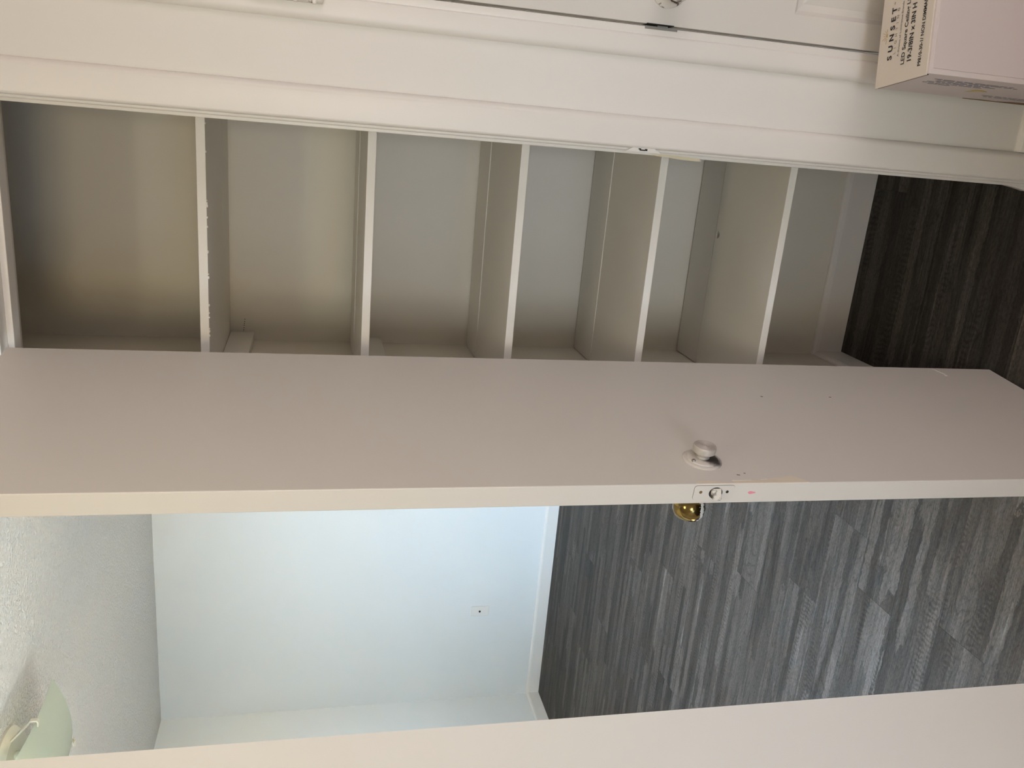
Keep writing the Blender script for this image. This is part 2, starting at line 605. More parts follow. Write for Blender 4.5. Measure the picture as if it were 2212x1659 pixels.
# wall with the closet opening and the second door opening
CX0, CX1, CZ = -0.5165, -0.0115, 2.030     # rough opening of the closet
DX0, DX1, DZ = 0.166, 0.966, 2.030         # rough opening of the second door
struct('wall_closet_front', [(-0.665, CX0, YF, YF + 0.10, 0, ZC), (CX0, CX1, YF, YF + 0.10, CZ, ZC), (CX1, DX0, YF, YF + 0.10, 0, ZC),
                             (DX0, DX1, YF, YF + 0.10, DZ, ZC), (DX1, 2.60, YF, YF + 0.10, 0, ZC)], M_WALL)
struct('wall_closet_left', [(-0.665, -0.5645, YF + 0.10, 2.19, 0, ZC)], M_CLOSET)
CB = 2.085
struct('wall_closet_back', [(-0.5645, 0.16, CB, 2.19, 0, ZC)], M_CLOSET)
struct('wall_closet_right', [(0.06, 0.16, YF + 0.10, CB, 0, ZC)], M_CLOSET)
sy0, sy1, sz0, sz1 = SWIN
struct('wall_side', [(-0.665, -0.565, 2.19, sy0, 0, ZC), (-0.665, -0.565, sy1, YW, 0, ZC), (-0.665, -0.565, sy0, sy1, 0, sz0), (-0.665, -0.565, sy0, sy1, sz1, ZC)], M_WALL)
m_ = (sz0 + sz1) / 2
struct('added_window_3', [(-0.65, -0.59, sy0, sy0 + 0.04, sz0, sz1), (-0.65, -0.59, sy1 - 0.04, sy1, sz0, sz1), (-0.65, -0.59, sy0 + 0.04, sy1 - 0.04, sz0, sz0 + 0.04),
                    (-0.65, -0.59, sy0 + 0.04, sy1 - 0.04, sz1 - 0.04, sz1), (-0.65, -0.59, sy0 + 0.04, sy1 - 0.04, m_ - 0.02, m_ + 0.02)], M_TRIM)

# ------------------------------------------------------------------ floor: every plank a piece
floor = struct('floor', [(XW - 0.1, 2.70, -3.4, YW + 0.1, -0.05, -0.0115)], M_DARK)
PW, PL, GAP = 0.1525, 1.22, 0.0002
known = {0: -1.079, 3: -1.008, 8: -1.521, 9: -2.218, 14: -2.452, 17: -2.655}
fx0, fx1 = XW, 1.45
k0 = math.floor((-0.9 - 1.33) / PW)
k1 = math.ceil((YW - 1.33) / PW)


def plank(x0, x1, y0, y1):
    bm = B()
    hx, hy, hz, c = (x1 - x0) / 2 - GAP, (y1 - y0) / 2 - GAP, 0.006, 0.0003
    lo = [bm.verts.new((sx_ * hx, sy_ * hy, -hz)) for sx_, sy_ in ((-1, -1), (1, -1), (1, 1), (-1, 1))]
    md = [bm.verts.new((sx_ * hx, sy_ * hy, hz - c)) for sx_, sy_ in ((-1, -1), (1, -1), (1, 1), (-1, 1))]
    hi = [bm.verts.new((sx_ * (hx - c), sy_ * (hy - c), hz)) for sx_, sy_ in ((-1, -1), (1, -1), (1, 1), (-1, 1))]
    for a, d in ((lo, md), (md, hi)):
        for i in range(4):
            bm.faces.new((a[i], a[(i + 1) % 4], d[(i + 1) % 4], d[i]))
    bm.faces.new(hi)
    bm.faces.new(lo[::-1])
    return obj('plank', bm, M_FLOOR, floor, loc=None, M=Matrix.Translation(((x0 + x1) / 2, (y0 + y1) / 2, -0.0055)))


for k in range(k0, k1):
    y0 = 1.33 + k * PW
    y1 = min(y0 + PW, YW)
    ph = known.get(k, -1.0 + ((k * 0.437) % 1.0) * PL)
    x = ph - math.ceil((ph - fx0) / PL) * PL
    while x < fx1:
        a, d = max(x, fx0), min(x + PL, fx1)
        # behind the closet nothing of the floor can be seen
        if y1 < 1.0 and a < -1.60:
            a = -1.5999
        if d - a > 0.01 and not (a > -0.3 and y0 > 2.1):
            plank(a, d, y0, y1)
        x += PL
struct('floor_living', [(XW, -1.60, -2.0, 1.33 - 3 * PW, -0.0115, 0.0)], M_BOUNCE)  # pale on purpose, bounces sunlight upwards
# the far end of the hall behind the camera keeps one plain sheet
struct('floor_hall', [(-1.60, 1.45, -3.2, 1.33 + k0 * PW, -0.0115, 0), (1.45, 2.60, -3.2, YF, -0.0115, 0)], M_FLOOR)

# ------------------------------------------------------------------ baseboards
def base_profile(d, h):
    """depth, height outline with a rounded top; face towards negative depth"""
    return [(0, 0), (-d, 0), (-d, h - 0.016), (-d * 0.85, h - 0.008), (-d * 0.5, h - 0.002), (-d * 0.25, h), (0, h)]


bm = B()
prism(bm, [(YW + p, z) for p, z in base_profile(0.013, 0.082)], 'x', XW, -0.665)
o = obj('baseboard_back', bm, M_TRIM); o['kind'] = 'structure'
bm = B()
prism(bm, [(XW - p, z) for p, z in base_profile(0.013, 0.082)], 'y', -2.0, YW - 0.013)
o = obj('baseboard_left', bm, M_TRIM); o['kind'] = 'structure'
bm = B()
prism(bm, [(CB + p, z) for p, z in base_profile(0.012, 0.090)], 'x', -0.5645, 0.06)
o = obj('baseboard_closet_back', bm, M_TRIM); o['kind'] = 'structure'
bm = B()
prism(bm, [(-0.5645 - p, z) for p, z in base_profile(0.012, 0.090)], 'y', 1.63, CB - 0.012)
o = obj('baseboard_closet_left', bm, M_TRIM); o['kind'] = 'structure'
bm = B()
prism(bm, [(YF + p, z) for p, z in base_profile(0.013, 0.088)], 'x', 0.0305, 0.1295)
o = obj('baseboard_front', bm, M_TRIM); o['kind'] = 'structure'
bm = B()
prism(bm, [(YF + p, z) for p, z in base_profile(0.013, 0.088)], 'x', 1.02, 2.60)
o = obj('baseboard_front_right', bm, M_TRIM); o['kind'] = 'structure'


# ------------------------------------------------------------------ closet frame
def casing_profile(xin, xout, yb, t):
    """plan outline: back on the wall yb, rounded outer edge, eased inner edge"""
    s = 1 if xout > xin else -1
    wd = abs(xout - xin)
    pts = [(0, 0)]
    pts += [(0.0065 * (1 - math.cos(math.pi / 2 * i / 6)), -t * (0.45 + 0.55 * math.sin(math.pi / 2 * i / 6))) for i in range(7)]
    pts += [(wd - 0.013 * (1 - math.sin(math.pi / 2 * i / 8)), -t * (0.12 + 0.88 * math.cos(math.pi / 2 * i / 8))) for i in range(9)]
    pts += [(wd, 0)]
    return [(xin + s * a, yb + d) for a, d in pts]


JX0, JX1, JH = -0.4985, -0.0315, 2.010      # jamb faces of the closet, head jamb
tr = tag(empty('trim_1', loc=(-0.265, YF, 0)), kind='structure', label='white painted closet door frame with worn paint near its strike plate')
T1 = Matrix.Translation((0.265, -YF, 0))


def part(name, bm, mat_, parent, smooth=None):
    """mesh written in world coordinates, parented to an untransformed-in-rotation root"""
    off = parent.matrix_world.translation if parent else Vector()
    bmesh.ops.translate(bm, verts=bm.verts, vec=-off)
    return obj(name, bm, mat_, parent, smooth)


bpy.context.view_layer.update()
CT = 0.016
for xin, xout in ((-0.0268, 0.0305), (JX0 - 0.0047, JX0 - 0.062)):
    bm = B()
    prism(bm, casing_profile(xin, xout, YF, CT), 'z', 0, JH + 0.062)
    part('casing', bm, M_TRIM, tr, 35)
bm = B()
prism(bm, [(y_, z_) for z_, y_ in casing_profile(JH + 0.0047, JH + 0.062, YF, CT)], 'x', JX0 - 0.0047, -0.0268)
part('head_casing', bm, M_TRIM, tr, 35)
for x0, x1 in ((CX0, JX0), (JX1, CX1)):
    bm = B()
    box(bm, x0, x1, YF - 0.006, YF + 0.106, 0, CZ, 0.0024, 3)
    part('jamb', bm, M_TRIM, tr, 35)
bm = B()
box(bm, JX0, JX1, YF - 0.006, YF + 0.106, JH, CZ, 0.0015)
part('head_jamb', bm, M_TRIM, tr, 35)
SY = 1.558
bm = B()
box(bm, JX1 - 0.0065, JX1, SY, SY + 0.035, 0, JH, 0.0012)
# the worn foot of the stop
prism(bm, [(JX1 - 0.0065, 0.0), (JX1 - 0.0065, 0.055), (JX1 - 0.0115, 0.022), (JX1 - 0.016, 0.0)], 'y', SY + 0.001, SY + 0.02)
part('door_stop', bm, M_TRIM, tr)
bm = B()
box(bm, JX0, JX0 + 0.011, SY, SY + 0.035, 0, JH, 0.0012)
part('door_stop', bm, M_TRIM, tr)
bm = B()
box(bm, JX0 + 0.011, JX1 - 0.0065, SY, SY + 0.035, JH - 0.011, JH, 0.0012)
part('door_stop', bm, M_TRIM, tr)
# strike plate with its curved lip on the jamb
sp_ = part('strike_plate', (lambda bm: (prism(bm, [(JX1 - 0.0008 + 0.0125 * math.cos(a) ** 2 * 0.9, 0.9045 + 0.034 * math.sin(a)) for a in
      [math.pi * (i / 14 - 0.5) for i in range(15)]], 'y', YF - 0.0125, YF - 0.0095), bm)[1])(B()), M_TRIM, tr)
sp_['label'] = 'overpainted strike plate with a dark slot'
bm = B()
for a0, a1, z0, z1 in ((0.0015, 0.0048, 0.8975, 0.9025), (0.0012, 0.0034, 0.902, 0.9125), (0.003, 0.0052, 0.910, 0.915)):
    box(bm, JX1 + a0, JX1 + a1, YF - 0.0132, YF - 0.0120, z0, z1)
part('strike_slot_shade', bm, M_DARK, tr)  # dark boxes on the plate, the slot's shade put into their colour
# stretch of peeled paint on the stop beside the strike plate
bm = B()
outl = [(-0.0040, 0.876), (-0.0070, 0.862), (-0.0078, 0.850), (-0.0074, 0.838), (-0.0088, 0.826), (-0.0102, 0.810), (-0.0105, 0.792), (-0.0108, 0.776),
        (-0.0100, 0.768), (-0.0060, 0.772), (-0.0048, 0.790), (-0.0035, 0.815), (-0.0030, 0.850)]
prism(bm, [(JX1 + a, z) for a, z in outl], 'y', SY - 0.0009, SY + 0.002)
part('peeled_paint', bm, M_CHIPY, tr)['label'] = 'peeled yellowed paint'

# ------------------------------------------------------------------ second door, right
tr2 = tag(empty('trim_2', loc=(0.566, YF, 0)), kind='structure', label='white painted frame of the closed door on the right')
bpy.context.view_layer.update()
J2 = 0.1825
for xin, xout in ((0.1695, 0.130), (0.9625, 1.02)):
    bm = B()
    prism(bm, casing_profile(xin, xout, YF, 0.011), 'z', 0, JH + 0.062)
    part('casing', bm, M_TRIM, tr2, 35)
bm = B()
prism(bm, [(y_, z_) for z_, y_ in casing_profile(JH + 0.0047, JH + 0.062, YF, 0.011)], 'x', 0.1695, 0.9625)
part('head_casing', bm, M_TRIM, tr2, 35)
for x0, x1 in ((DX0, J2), (0.9495, DX1)):
    bm = B()
    box(bm, x0, x1, YF - 0.007, YF + 0.106, 0, DZ, 0.002)
    part('jamb', bm, M_TRIM, tr2, 35)
bm = B()
box(bm, J2, 0.9495, YF - 0.007, YF + 0.106, JH, DZ, 0.002)
part('head_jamb', bm, M_TRIM, tr2, 35)
for bx in ((J2, J2 + 0.012, 1.566, 1.60, 0, JH), (0.9375, 0.9495, 1.566, 1.60, 0, JH), (J2 + 0.012, 0.9375, 1.566, 1.60, JH - 0.012, JH)):
    bm = B()
    box(bm, *bx, bev=0.001)
    part('door_stop', bm, M_DARK, tr2)  # stops coloured near-black, the door gap's shade put into the colour
bm = B()
box(bm, J2 - 0.004, J2 + 0.0006, YF - 0.0078, YF + 0.02, 0.868, 0.930)
part('strike_plate', bm, M_STEEL, tr2)

d2 = tag(empty('door_2', loc=(0.945, YF, 0)), kind='structure', label='closed white panelled door behind the lighting box')
bpy.context.view_layer.update()
L2 = J2 + 0.0048
bm = B()
yf, yb = YF - 0.004, YF + 0.031
xs = (L2, L2 + 0.047, 0.885, 0.9455)
zs_ = (0.012, 0.20, 0.640, 1.02, 1.88, 2.004)
box(bm, xs[0], xs[1], yf, yb, zs_[0], zs_[5], 0.0012)
box(bm, xs[2], xs[3], yf, yb, zs_[0], zs_[5], 0.0012)
for z0, z1 in ((zs_[0], zs_[1]), (zs_[2], zs_[3]), (zs_[4], zs_[5])):
    box(bm, xs[1] - 0.002, xs[2] + 0.002, yf, yb, z0, z1, 0.0012)
part('door_frame', bm, M_DOOR, d2)
for z0, z1 in ((zs_[1], zs_[2]), (zs_[3], zs_[4])):
    bm = B()
    o_, i_ = 0.0, 0.028
    X0, X1 = xs[1], xs[2]
    ring = [[(X0 + k_, yy, z0 + k_), (X1 - k_, yy, z0 + k_), (X1 - k_, yy, z1 - k_), (X0 + k_, yy, z1 - k_)] for k_, yy in
            ((0.0, yf + 0.002), (0.008, yf + 0.010), (0.020, yf + 0.012), (0.045, yf + 0.004))]
    vv = [[bm.verts.new(p) for p in rr] for rr in ring]
    for a, d in zip(vv, vv[1:]):
        for i in range(4):
            bm.faces.new((a[i], a[(i + 1) % 4], d[(i + 1) % 4], d[i]))
    bm.faces.new(vv[-1])
    bk = [bm.verts.new((p[0], yb - 0.004, p[2])) for p in ring[0]]
    for i in range(4):
        bm.faces.new((vv[0][i], bk[i], bk[(i + 1) % 4], vv[0][(i + 1) % 4]))
    bm.faces.new(bk[::-1])
    part('door_panel', bm, M_DOOR, d2)
bm = B()
KM = Matrix.Translation((0.2475, yf, 0.893)) @ Matrix.Rotation(math.radians(90), 4, 'X')
lathe(bm, [(0, 0), (0.0325, 0), (0.0325, 0.003), (0.028, 0.008), (0.016, 0.011), (0.0125, 0.016), (0.012, 0.026), (0.017, 0.034), (0.0245, 0.040),
           (0.0265, 0.048), (0.0245, 0.056), (0.018, 0.061), (0, 0.063)], 36, KM)
part('door_knob', bm, M_KNOB, d2, 40)
bm = B()
box(bm, L2 - 0.0035, L2 + 0.002, YF + 0.004, YF + 0.016, 0.882, 0.902)
part('latch_bolt', bm, M_STEEL, d2)
bm = B()
box(bm, L2 - 0.0004, L2 + 0.0012, YF - 0.0046, YF + 0.022, 0.874, 0.926)
part('latch_plate', bm, M_DARK, d2)

# ------------------------------------------------------------------ painted slide bolt on the second frame
sb = tag(empty('slide_bolt', loc=(0.172, YF - 0.011, 1.545)), 'overpainted slide bolt on the frame of the right hand door', 'bolt')
bpy.context.view_layer.update()
yb0 = YF - 0.011
bm = B()
box(bm, 0.157, 0.2, yb0 - 0.0025, yb0, 1.488, 1.60, 0.001)
part('base_plate', bm, M_TRIM, sb)
bm = B()
lathe(bm, [(0, 0), (0.0048, 0.001), (0.0056, 0.004), (0.0056, 0.112), (0.0046, 0.115), (0, 0.116)], 16, Matrix.Translation((0.160, yb0 - 0.0055, 1.487)))
part('bolt_rod', bm, M_KNOB, sb, 40)
for z0 in (1.498, 1.528, 1.575):
    bm = B()
    box(bm, 0.1535, 0.168, yb0 - 0.0125, yb0 - 0.001, z0, z0 + 0.007, 0.002)
    part('bolt_guide', bm, M_TRIM, sb)
kp = B()
lathe(kp, [(0, 0), (0.013, 0), (0.0125, 0.003), (0.008, 0.0055), (0, 0.006)], 24, Matrix.Translation((0.1575, yb0 + 0.002, 1.645)) @ Matrix.Rotation(math.radians(90), 4, 'X'), 1.25)
kp = obj('paint_blob', kp, M_KNOB, None, 40)
tag(kp, 'round lump of old paint above the slide bolt', 'paint blob')

# ------------------------------------------------------------------ closet door, open
DH = Vector((-0.4373, 1.5215, 0))                       # hinge corner of the inner face
DE = Vector((0.12729157, 0.99186534, 0))                # towards the hinge
# door frame of reference: x = from hinge to lock edge, y = from inner to outer face, z up
dx, dy = -DE, Vector((-0.99186534, 0.12729157, 0))
DM = Matrix(((dx.x, dy.x, 0, DH.x), (dx.y, dy.y, 0, DH.y), (0, 0, 1, 0), (0, 0, 0, 1)))
d1 = tag(empty('door_1', M=DM), kind='structure', label='open white flush closet door seen past its lock edge')
DW, DT, DZ0, DZ1 = 0.4625, 0.0346, 0.0125, 2.000
bm = B()
box(bm, 0, DW, 0, DT, DZ0, DZ1, 0.0014, 2)
obj('slab', bm, M_DOOR, d1)


def on_face(a, z, h=0.0):      # point h in front of the inner face
    return Matrix.Translation((a, -h, z)) @ Matrix.Rotation(math.radians(90), 4, 'X')


kn = empty('door_knob', M=on_face(0.3915, 0.890), parent=d1)
kn['label'] = 'small grimy overpainted knob with concentric rings'
bm = B()
lathe(bm, [(0, -0.001), (0.0315, -0.001), (0.0318, 0.0016), (0.0300, 0.0030), (0.0262, 0.0032), (0.0250, 0.0050), (0.0215, 0.0062), (0.0115, 0.0068), (0, 0.0068)], 48)
obj('rosette', bm, M_ROSE, kn, 35)
bm = B()
prof = [(0, 0.0060), (0.0112, 0.0060), (0.0108, 0.0095), (0.0120, 0.0130), (0.0160, 0.0150), (0.0180, 0.0165), (0.0187, 0.0235), (0.0183, 0.0262), (0.0172, 0.0275)]
rr = 0.0164
while rr > 0.002:
    prof += [(rr, 0.0276), (rr - 0.0006, 0.0272), (rr - 0.0012, 0.0276)]
    rr -= 0.0021
prof += [(0, 0.0276)]
lathe(bm, prof, 48)
obj('knob_head', bm, M_KNOBHEAD, kn, 25)
for ang in (62, 242):
    bm = B()
    lathe(bm, [(0, 0.0085), (0.0022, 0.0082), (0.0032, 0.0066), (0.0032, 0.004)], 14, Matrix.Translation((0.0225 * math.cos(math.radians(ang)), 0.0225 * math.sin(math.radians(ang)), -0.0005)))
    obj('screw', bm, M_STEEL, kn, 40)
# brass knob on the far side
M2 = Matrix.Translation((0.3885, DT, 0.8915)) @ Matrix.Rotation(math.radians(-90), 4, 'X')
bk_ = B()
lathe(bk_, [(0, -0.001), (0.0315, -0.001), (0.0315, 0.003), (0.027, 0.008), (0.015, 0.012), (0.0115, 0.018), (0.0115, 0.028), (0.017, 0.034), (0.0235, 0.042),
            (0.0268, 0.052), (0.0265, 0.062), (0.0225, 0.070), (0.014, 0.0745), (0, 0.0755)], 48, M2)
bmesh.ops.translate(bk_, verts=bk_.verts, vec=(0, 0, -0.8915))
o = obj('brass_knob', bk_, M_BRASS, d1, 45, M=Matrix.Translation((0, 0, 0.8915)))
o['label'] = 'brass knob streaked with white paint'
# latch on the lock edge
EM = Matrix.Translation((DW, 0, 0))
lp = empty('latch', M=EM, parent=d1)
lp['label'] = 'painted latch with chipped bolt'


def rrect(y0, y1, z0, z1, r_, seg=5):
    pts = []
    for cy_, cz_, a0 in ((y1 - r_, z1 - r_, 0), (y0 + r_, z1 - r_, 90), (y0 + r_, z0 + r_, 180), (y1 - r_, z0 + r_, 270)):
        for i in range(seg + 1):
            a = math.radians(a0 + 90 * i / seg)
            pts.append((cy_ + r_ * math.cos(a), cz_ + r_ * math.sin(a)))
    return pts


bm = B()
prism(bm, rrect(0.00225, 0.02775, 0.86455, 0.93205, 0.005), 'x', -0.002, 0.0004)
obj('latch_recess', bm, M_PENCIL, lp)
bm = B()
prism(bm, rrect(0.0026, 0.0274, 0.8650, 0.9316, 0.0045), 'x', -0.001, 0.0011)
obj('face_plate', bm, M_DOOR, lp)
bm = B()
prism(bm, [(0.0155 + 0.0098 * math.cos(2 * math.pi * i / 28), 0.8955 + 0.0112 * math.sin(2 * math.pi * i / 28)) for i in range(28)], 'x', 0.0005, 0.0014)
obj('bolt_hole_shade', bm, M_DARK, lp)  # dark disc on the plate, the hole's shade put into its colour
bm = B()      # slanted spring bolt
yy0, yy1, z0, z1 = 0.0075, 0.0238, 0.8880, 0.9035
q = [bm.verts.new(p) for p in ((0.0, yy0, z0), (0.0, yy1, z0), (0.0, yy1, z1), (0.0, yy0, z1), (0.0035, yy0, z0), (0.0105, yy1, z0), (0.0105, yy1, z1 - 0.003), (0.0035, yy0, z1))]
for f in ((0, 1, 2, 3), (4, 7, 6, 5), (0, 4, 5, 1), (1, 5, 6, 2), (2, 6, 7, 3), (3, 7, 4, 0)):
    bm.faces.new([q[i] for i in f])
bmesh.ops.bevel(bm, geom=list(bm.edges), offset=0.0012, segments=2, affect='EDGES')
obj('spring_bolt', bm, M_LATCH, lp, 40)
for zz, mt in ((0.9205, M_KRAFT), (0.8765, M_DARK)):
    bm = B()
    lathe(bm, [(0, 0.0016), (0.0017, 0.0015), (0.0025, 0.001), (0.0025, 0)], 14, Matrix.Translation((0.0003, 0.0138, zz)) @ Matrix.Rotation(math.radians(90), 4, 'Y'))
    obj('screw', bm, mt, lp, 40)
# marks on the door: worn-through paint, scratches, a pink smear
bm = B()
ch = [(0.4618, 0.930), (0.4570, 0.928), (0.4535, 0.921), (0.4532, 0.908), (0.4545, 0.899), (0.4578, 0.889), (0.4590, 0.882), (0.4590, 0.868), (0.4565, 0.864),
      (0.4548, 0.858), (0.4540, 0.838), (0.4530, 0.820), (0.4505, 0.806), (0.4480, 0.790), (0.4490, 0.785), (0.4440, 0.770), (0.4420, 0.760), (0.4470, 0.752), (0.4545, 0.744), (0.4618, 0.738)]
prism(bm, ch, 'y', -0.0004, 0.001)
obj('worn_paint', bm, M_CHIP, d1)['label'] = 'beige patch of worn through paint'
bm = B()


def stroke(pts, wd, y0=-0.0005, y1=0.001):
    for (a, z), (a2, z2) in zip(pts, pts[1:]):
        dv = Vector((a2 - a, z2 - z)).normalized() * wd / 2
        nn = Vector((-dv.y, dv.x))
        prism(bm, [(a + nn.x, z + nn.y), (a2 + nn.x, z2 + nn.y), (a2 - nn.x, z2 - nn.y), (a - nn.x, z - nn.y)], 'y', y0, y1)


stroke([(0.004, 0.167), (0.018, 0.1625), (0.0345, 0.1555)], 0.0020)
stroke([(0.0385, 0.161), (0.0410, 0.156)], 0.0045)
stroke([(0.4538, 0.867), (0.4536, 0.835)], 0.0012)
stroke([(0.4530, 0.818), (0.4510, 0.806)], 0.0012)
obj('scratch', bm, M_SCRATCH, d1)
bm = B()
stroke([(0.437, 0.851), (0.4385, 0.846)], 0.0016)
stroke([(0.4325, 0.837), (0.4335, 0.834)], 0.0014)
stroke([(0.155, 0.664), (0.157, 0.660)], 0.0022)
stroke([(0.155, 0.516), (0.156, 0.512)], 0.0018)
obj('scuff', bm, M_PENCIL, d1)
bm = B()
prism(bm, [(0.0165 + 0.0022 * math.cos(t_) * (1 + 0.3 * math.sin(3 * t_)), 0.834 + 0.0066 * math.sin(t_)) for t_ in [2 * math.pi * i / 18 for i in range(18)]], 'x', DW - 0.001, DW + 0.0004)
obj('pink_smear', bm, M_PINK, d1)
for zz in (0.22, 1.02, 1.80):
    bm = B()
    lathe(bm, [(0, 0), (0.005, 0), (0.005, 0.085), (0, 0.085)], 14, Matrix.Translation((-0.005, DT + 0.006, zz)))
    box(bm, -0.012, 0.0, DT - 0.028, DT + 0.006, zz, zz + 0.085)
    obj('hinge', bm, M_TRIM, d1, 40)

# ------------------------------------------------------------------ closet shelves
SHZ = [1.7062, 1.4004, 1.1027, 0.8089, 0.5126]
JY = [1.945, 1.925, 1.953, 1.942, 1.9575]
SLAB = ['topmost white closet shelf, its front edge rough with paint drips', 'second white closet shelf from the top, at camera height',
        'third white closet shelf from the top, its back board joint showing', 'fourth white closet shelf from the top, dark gap along the wall',
        'lowest white closet shelf, with a drilled hole in its surface']
SX0, SX1 = -0.5635, 0.059
for i, (z, jy, lb) in enumerate(zip(SHZ, JY, SLAB)):
    sh = tag(empty('closet_shelf', loc=(-0.25, 1.66, z - 0.017)), lb, 'shelf', 'white shelves in the closet')
    bpy.context.view_layer.update()
    bm = B()
    box(bm, SX0, SX1, 1.6577, jy - 0.0007, z - 0.0165, z, 0.0009)
    if i == 0:
        for _ in range(16):
            xx = rnd.uniform(-0.46, -0.04)
            r_ = rnd.uniform(0.0009, 0.0019)
            bmesh.ops.create_uvsphere(bm, u_segments=8, v_segments=6, radius=r_, matrix=Matrix.Translation((xx, 1.6583, z - 0.0172)) @ Matrix.Scale(1.8, 4, (1, 0, 0)))
    fb = part('front_board', bm, M_SHELF, sh)
    if i == 4:                                    # drill the hole
        cb = B()
        bmesh.ops.create_cone(cb, cap_ends=True, segments=28, radius1=0.0092, radius2=0.0092, depth=0.026)
        co = obj('drill', cb, M_DARK)
        co.location = (-0.2245, 1.9430, z)
        md = fb.modifiers.new('hole', 'BOOLEAN')
        md.object = co
        md.solver = 'EXACT'
        bpy.context.view_layer.update()
        dg = bpy.context.evaluated_depsgraph_get()
        nm = bpy.data.meshes.new_from_object(fb.evaluated_get(dg))
        fb.modifiers.clear()
        fb.data = nm
        bpy.data.objects.remove(co, do_unlink=True)
    bm = B()
    box(bm, SX0 + 0.0012, SX1, jy + 0.0008, CB - (0.0042 if i >= 2 else 0.0015), z - 0.0165, z + (0.0016 if i < 4 else -0.0006), 0.0004)
    part('back_board', bm, M_SHELF, sh)

# cleats: part of the closet's left wall
wl = bpy.data.objects['wall_closet_left']
CLT = [0.019, 0.0135, 0.016, 0.016, 0.016]
CLH = [0.055, 0.058, 0.045, 0.045, 0.045]
for z, t_, h_ in zip(SHZ, CLT, CLH):
    bm = B()
    box(bm, -0.5643, -0.5645 + t_, 1.665, CB - 0.0018, z - 0.0172 - h_, z - 0.0172, 0.001)
    obj('shelf_cleat', bm, M_SHELF, wl)
# pencilled tick on the back wall beside the top cleat
bm = B()
for k_ in range(8):
    a = -0.551 + 0.0052 * k_ + rnd.uniform(-0.001, 0.001)
    prism(bm, [(a + 0.0011 * math.cos(2 * math.pi * j / 8), 1.660 - 0.0006 * k_ + 0.0014 * math.sin(2 * math.pi * j / 8)) for j in range(8)], 'y', CB - 0.0006, CB)
obj('pencil_mark', bm, M_PENCIL, bpy.data.objects['wall_closet_back'])

# ------------------------------------------------------------------ wall plate on the far wall
wp = tag(empty('cable_wall_plate', loc=(-2.937, YW, 0.44)), 'small white wall plate with one dark hole, low on the far wall', 'wall plate')
bpy.context.view_layer.update()
bm = B()
box(bm, -2.972, -2.902, YW - 0.006, YW, 0.3835, 0.4965, 0.003)
part('plate', bm, M_TRIM, wp)
bm = B()
lathe(bm, [(0, 0.0005), (0.0065, 0.0005), (0.0065, 0.004), (0.0045, 0.0045), (0, 0.0045)], 18, Matrix.Translation((-2.937, YW - 0.0055, 0.4425)) @ Matrix.Rotation(math.radians(90), 4, 'X'))
part('socket', bm, M_DARK, wp)

# ------------------------------------------------------------------ square bent glass ceiling light
LC = Vector((-1.910, 2.213, ZC))
lt = tag(empty('ceiling_light', loc=LC), 'square bent glass ceiling light held by metal clips on the textured ceiling', 'ceiling light')
bpy.context.view_layer.update()
bm = B()
N = 20
HS = 0.1785


def shade_z(a, c):      # a, c in -1..1 : bent along x, nearly straight along y
    return 2.2040 + 0.046 * a * a - 0.010 * (1 - c * c)


g = [[bm.verts.new((LC.x + HS * (i / N * 2 - 1), LC.y + HS * (j / N * 2 - 1), shade_z(i / N * 2 - 1, j / N * 2 - 1))) for j in range(N + 1)] for i in range(N + 1)]
for i in range(N):
    for j in range(N):
        bm.faces.new((g[i][j], g[i + 1][j], g[i + 1][j + 1], g[i][j + 1]))
ex_ = bmesh.ops.solidify(bm, geom=bm.faces[:], thickness=0.0045)
part('glass_shade', bm, M_GLASS, lt, 40)
bm = B()
lathe(bm, [(0, 0), (0.125, 0), (0.125, -0.006), (0.110, -0.024), (0.03, -0.028), (0, -0.028)], 40, Matrix.Translation(LC))
part('ceiling_pan', bm, M_CLIP, lt, 35)
for dx_ in (-0.05, 0.05):
    bm = B()
    lathe(bm, [(0, 0), (0.016, 0), (0.018, -0.018), (0.024, -0.030), (0.0285, -0.048), (0.024, -0.064), (0.012, -0.073), (0, -0.075)], 24,
          Matrix.Translation((LC.x + dx_, LC.y, ZC - 0.026)) @ Matrix.Scale(0.9, 4))
    part('bulb', bm, M_GLASS, lt, 40)
for a, c in ((1, -0.12), (-0.35, 1), (-1, 0.1), (0.2, -1)):
    x_, y_ = LC.x + HS * a, LC.y + HS * c
    z_ = shade_z(a, c)
    bm = B()
    tx, ty = (1, 0) if abs(a) == 1 else (0, 1)
    sgn = a if abs(a) == 1 else c
    hw = 0.006
    prof = [(0.003, -0.006), (0.006, -0.003), (0.006, 0.010), (-0.004, 0.016), (-0.055, 0.062), (-0.055, 0.067), (-0.002, 0.021), (0.010, 0.012), (0.010, -0.006), (0.004, -0.010),
            (-0.012, -0.0085), (-0.012, -0.0055)]
    pts = [(sgn * p_ + (x_ if tx else y_), z_ + q_) for p_, q_ in prof]
    if tx:
        prism(bm, pts, 'y', y_ - hw, y_ + hw)
    else:
        prism(bm, pts, 'x', x_ - hw, x_ + hw)
    part('clip', bm, M_CLIP, lt)

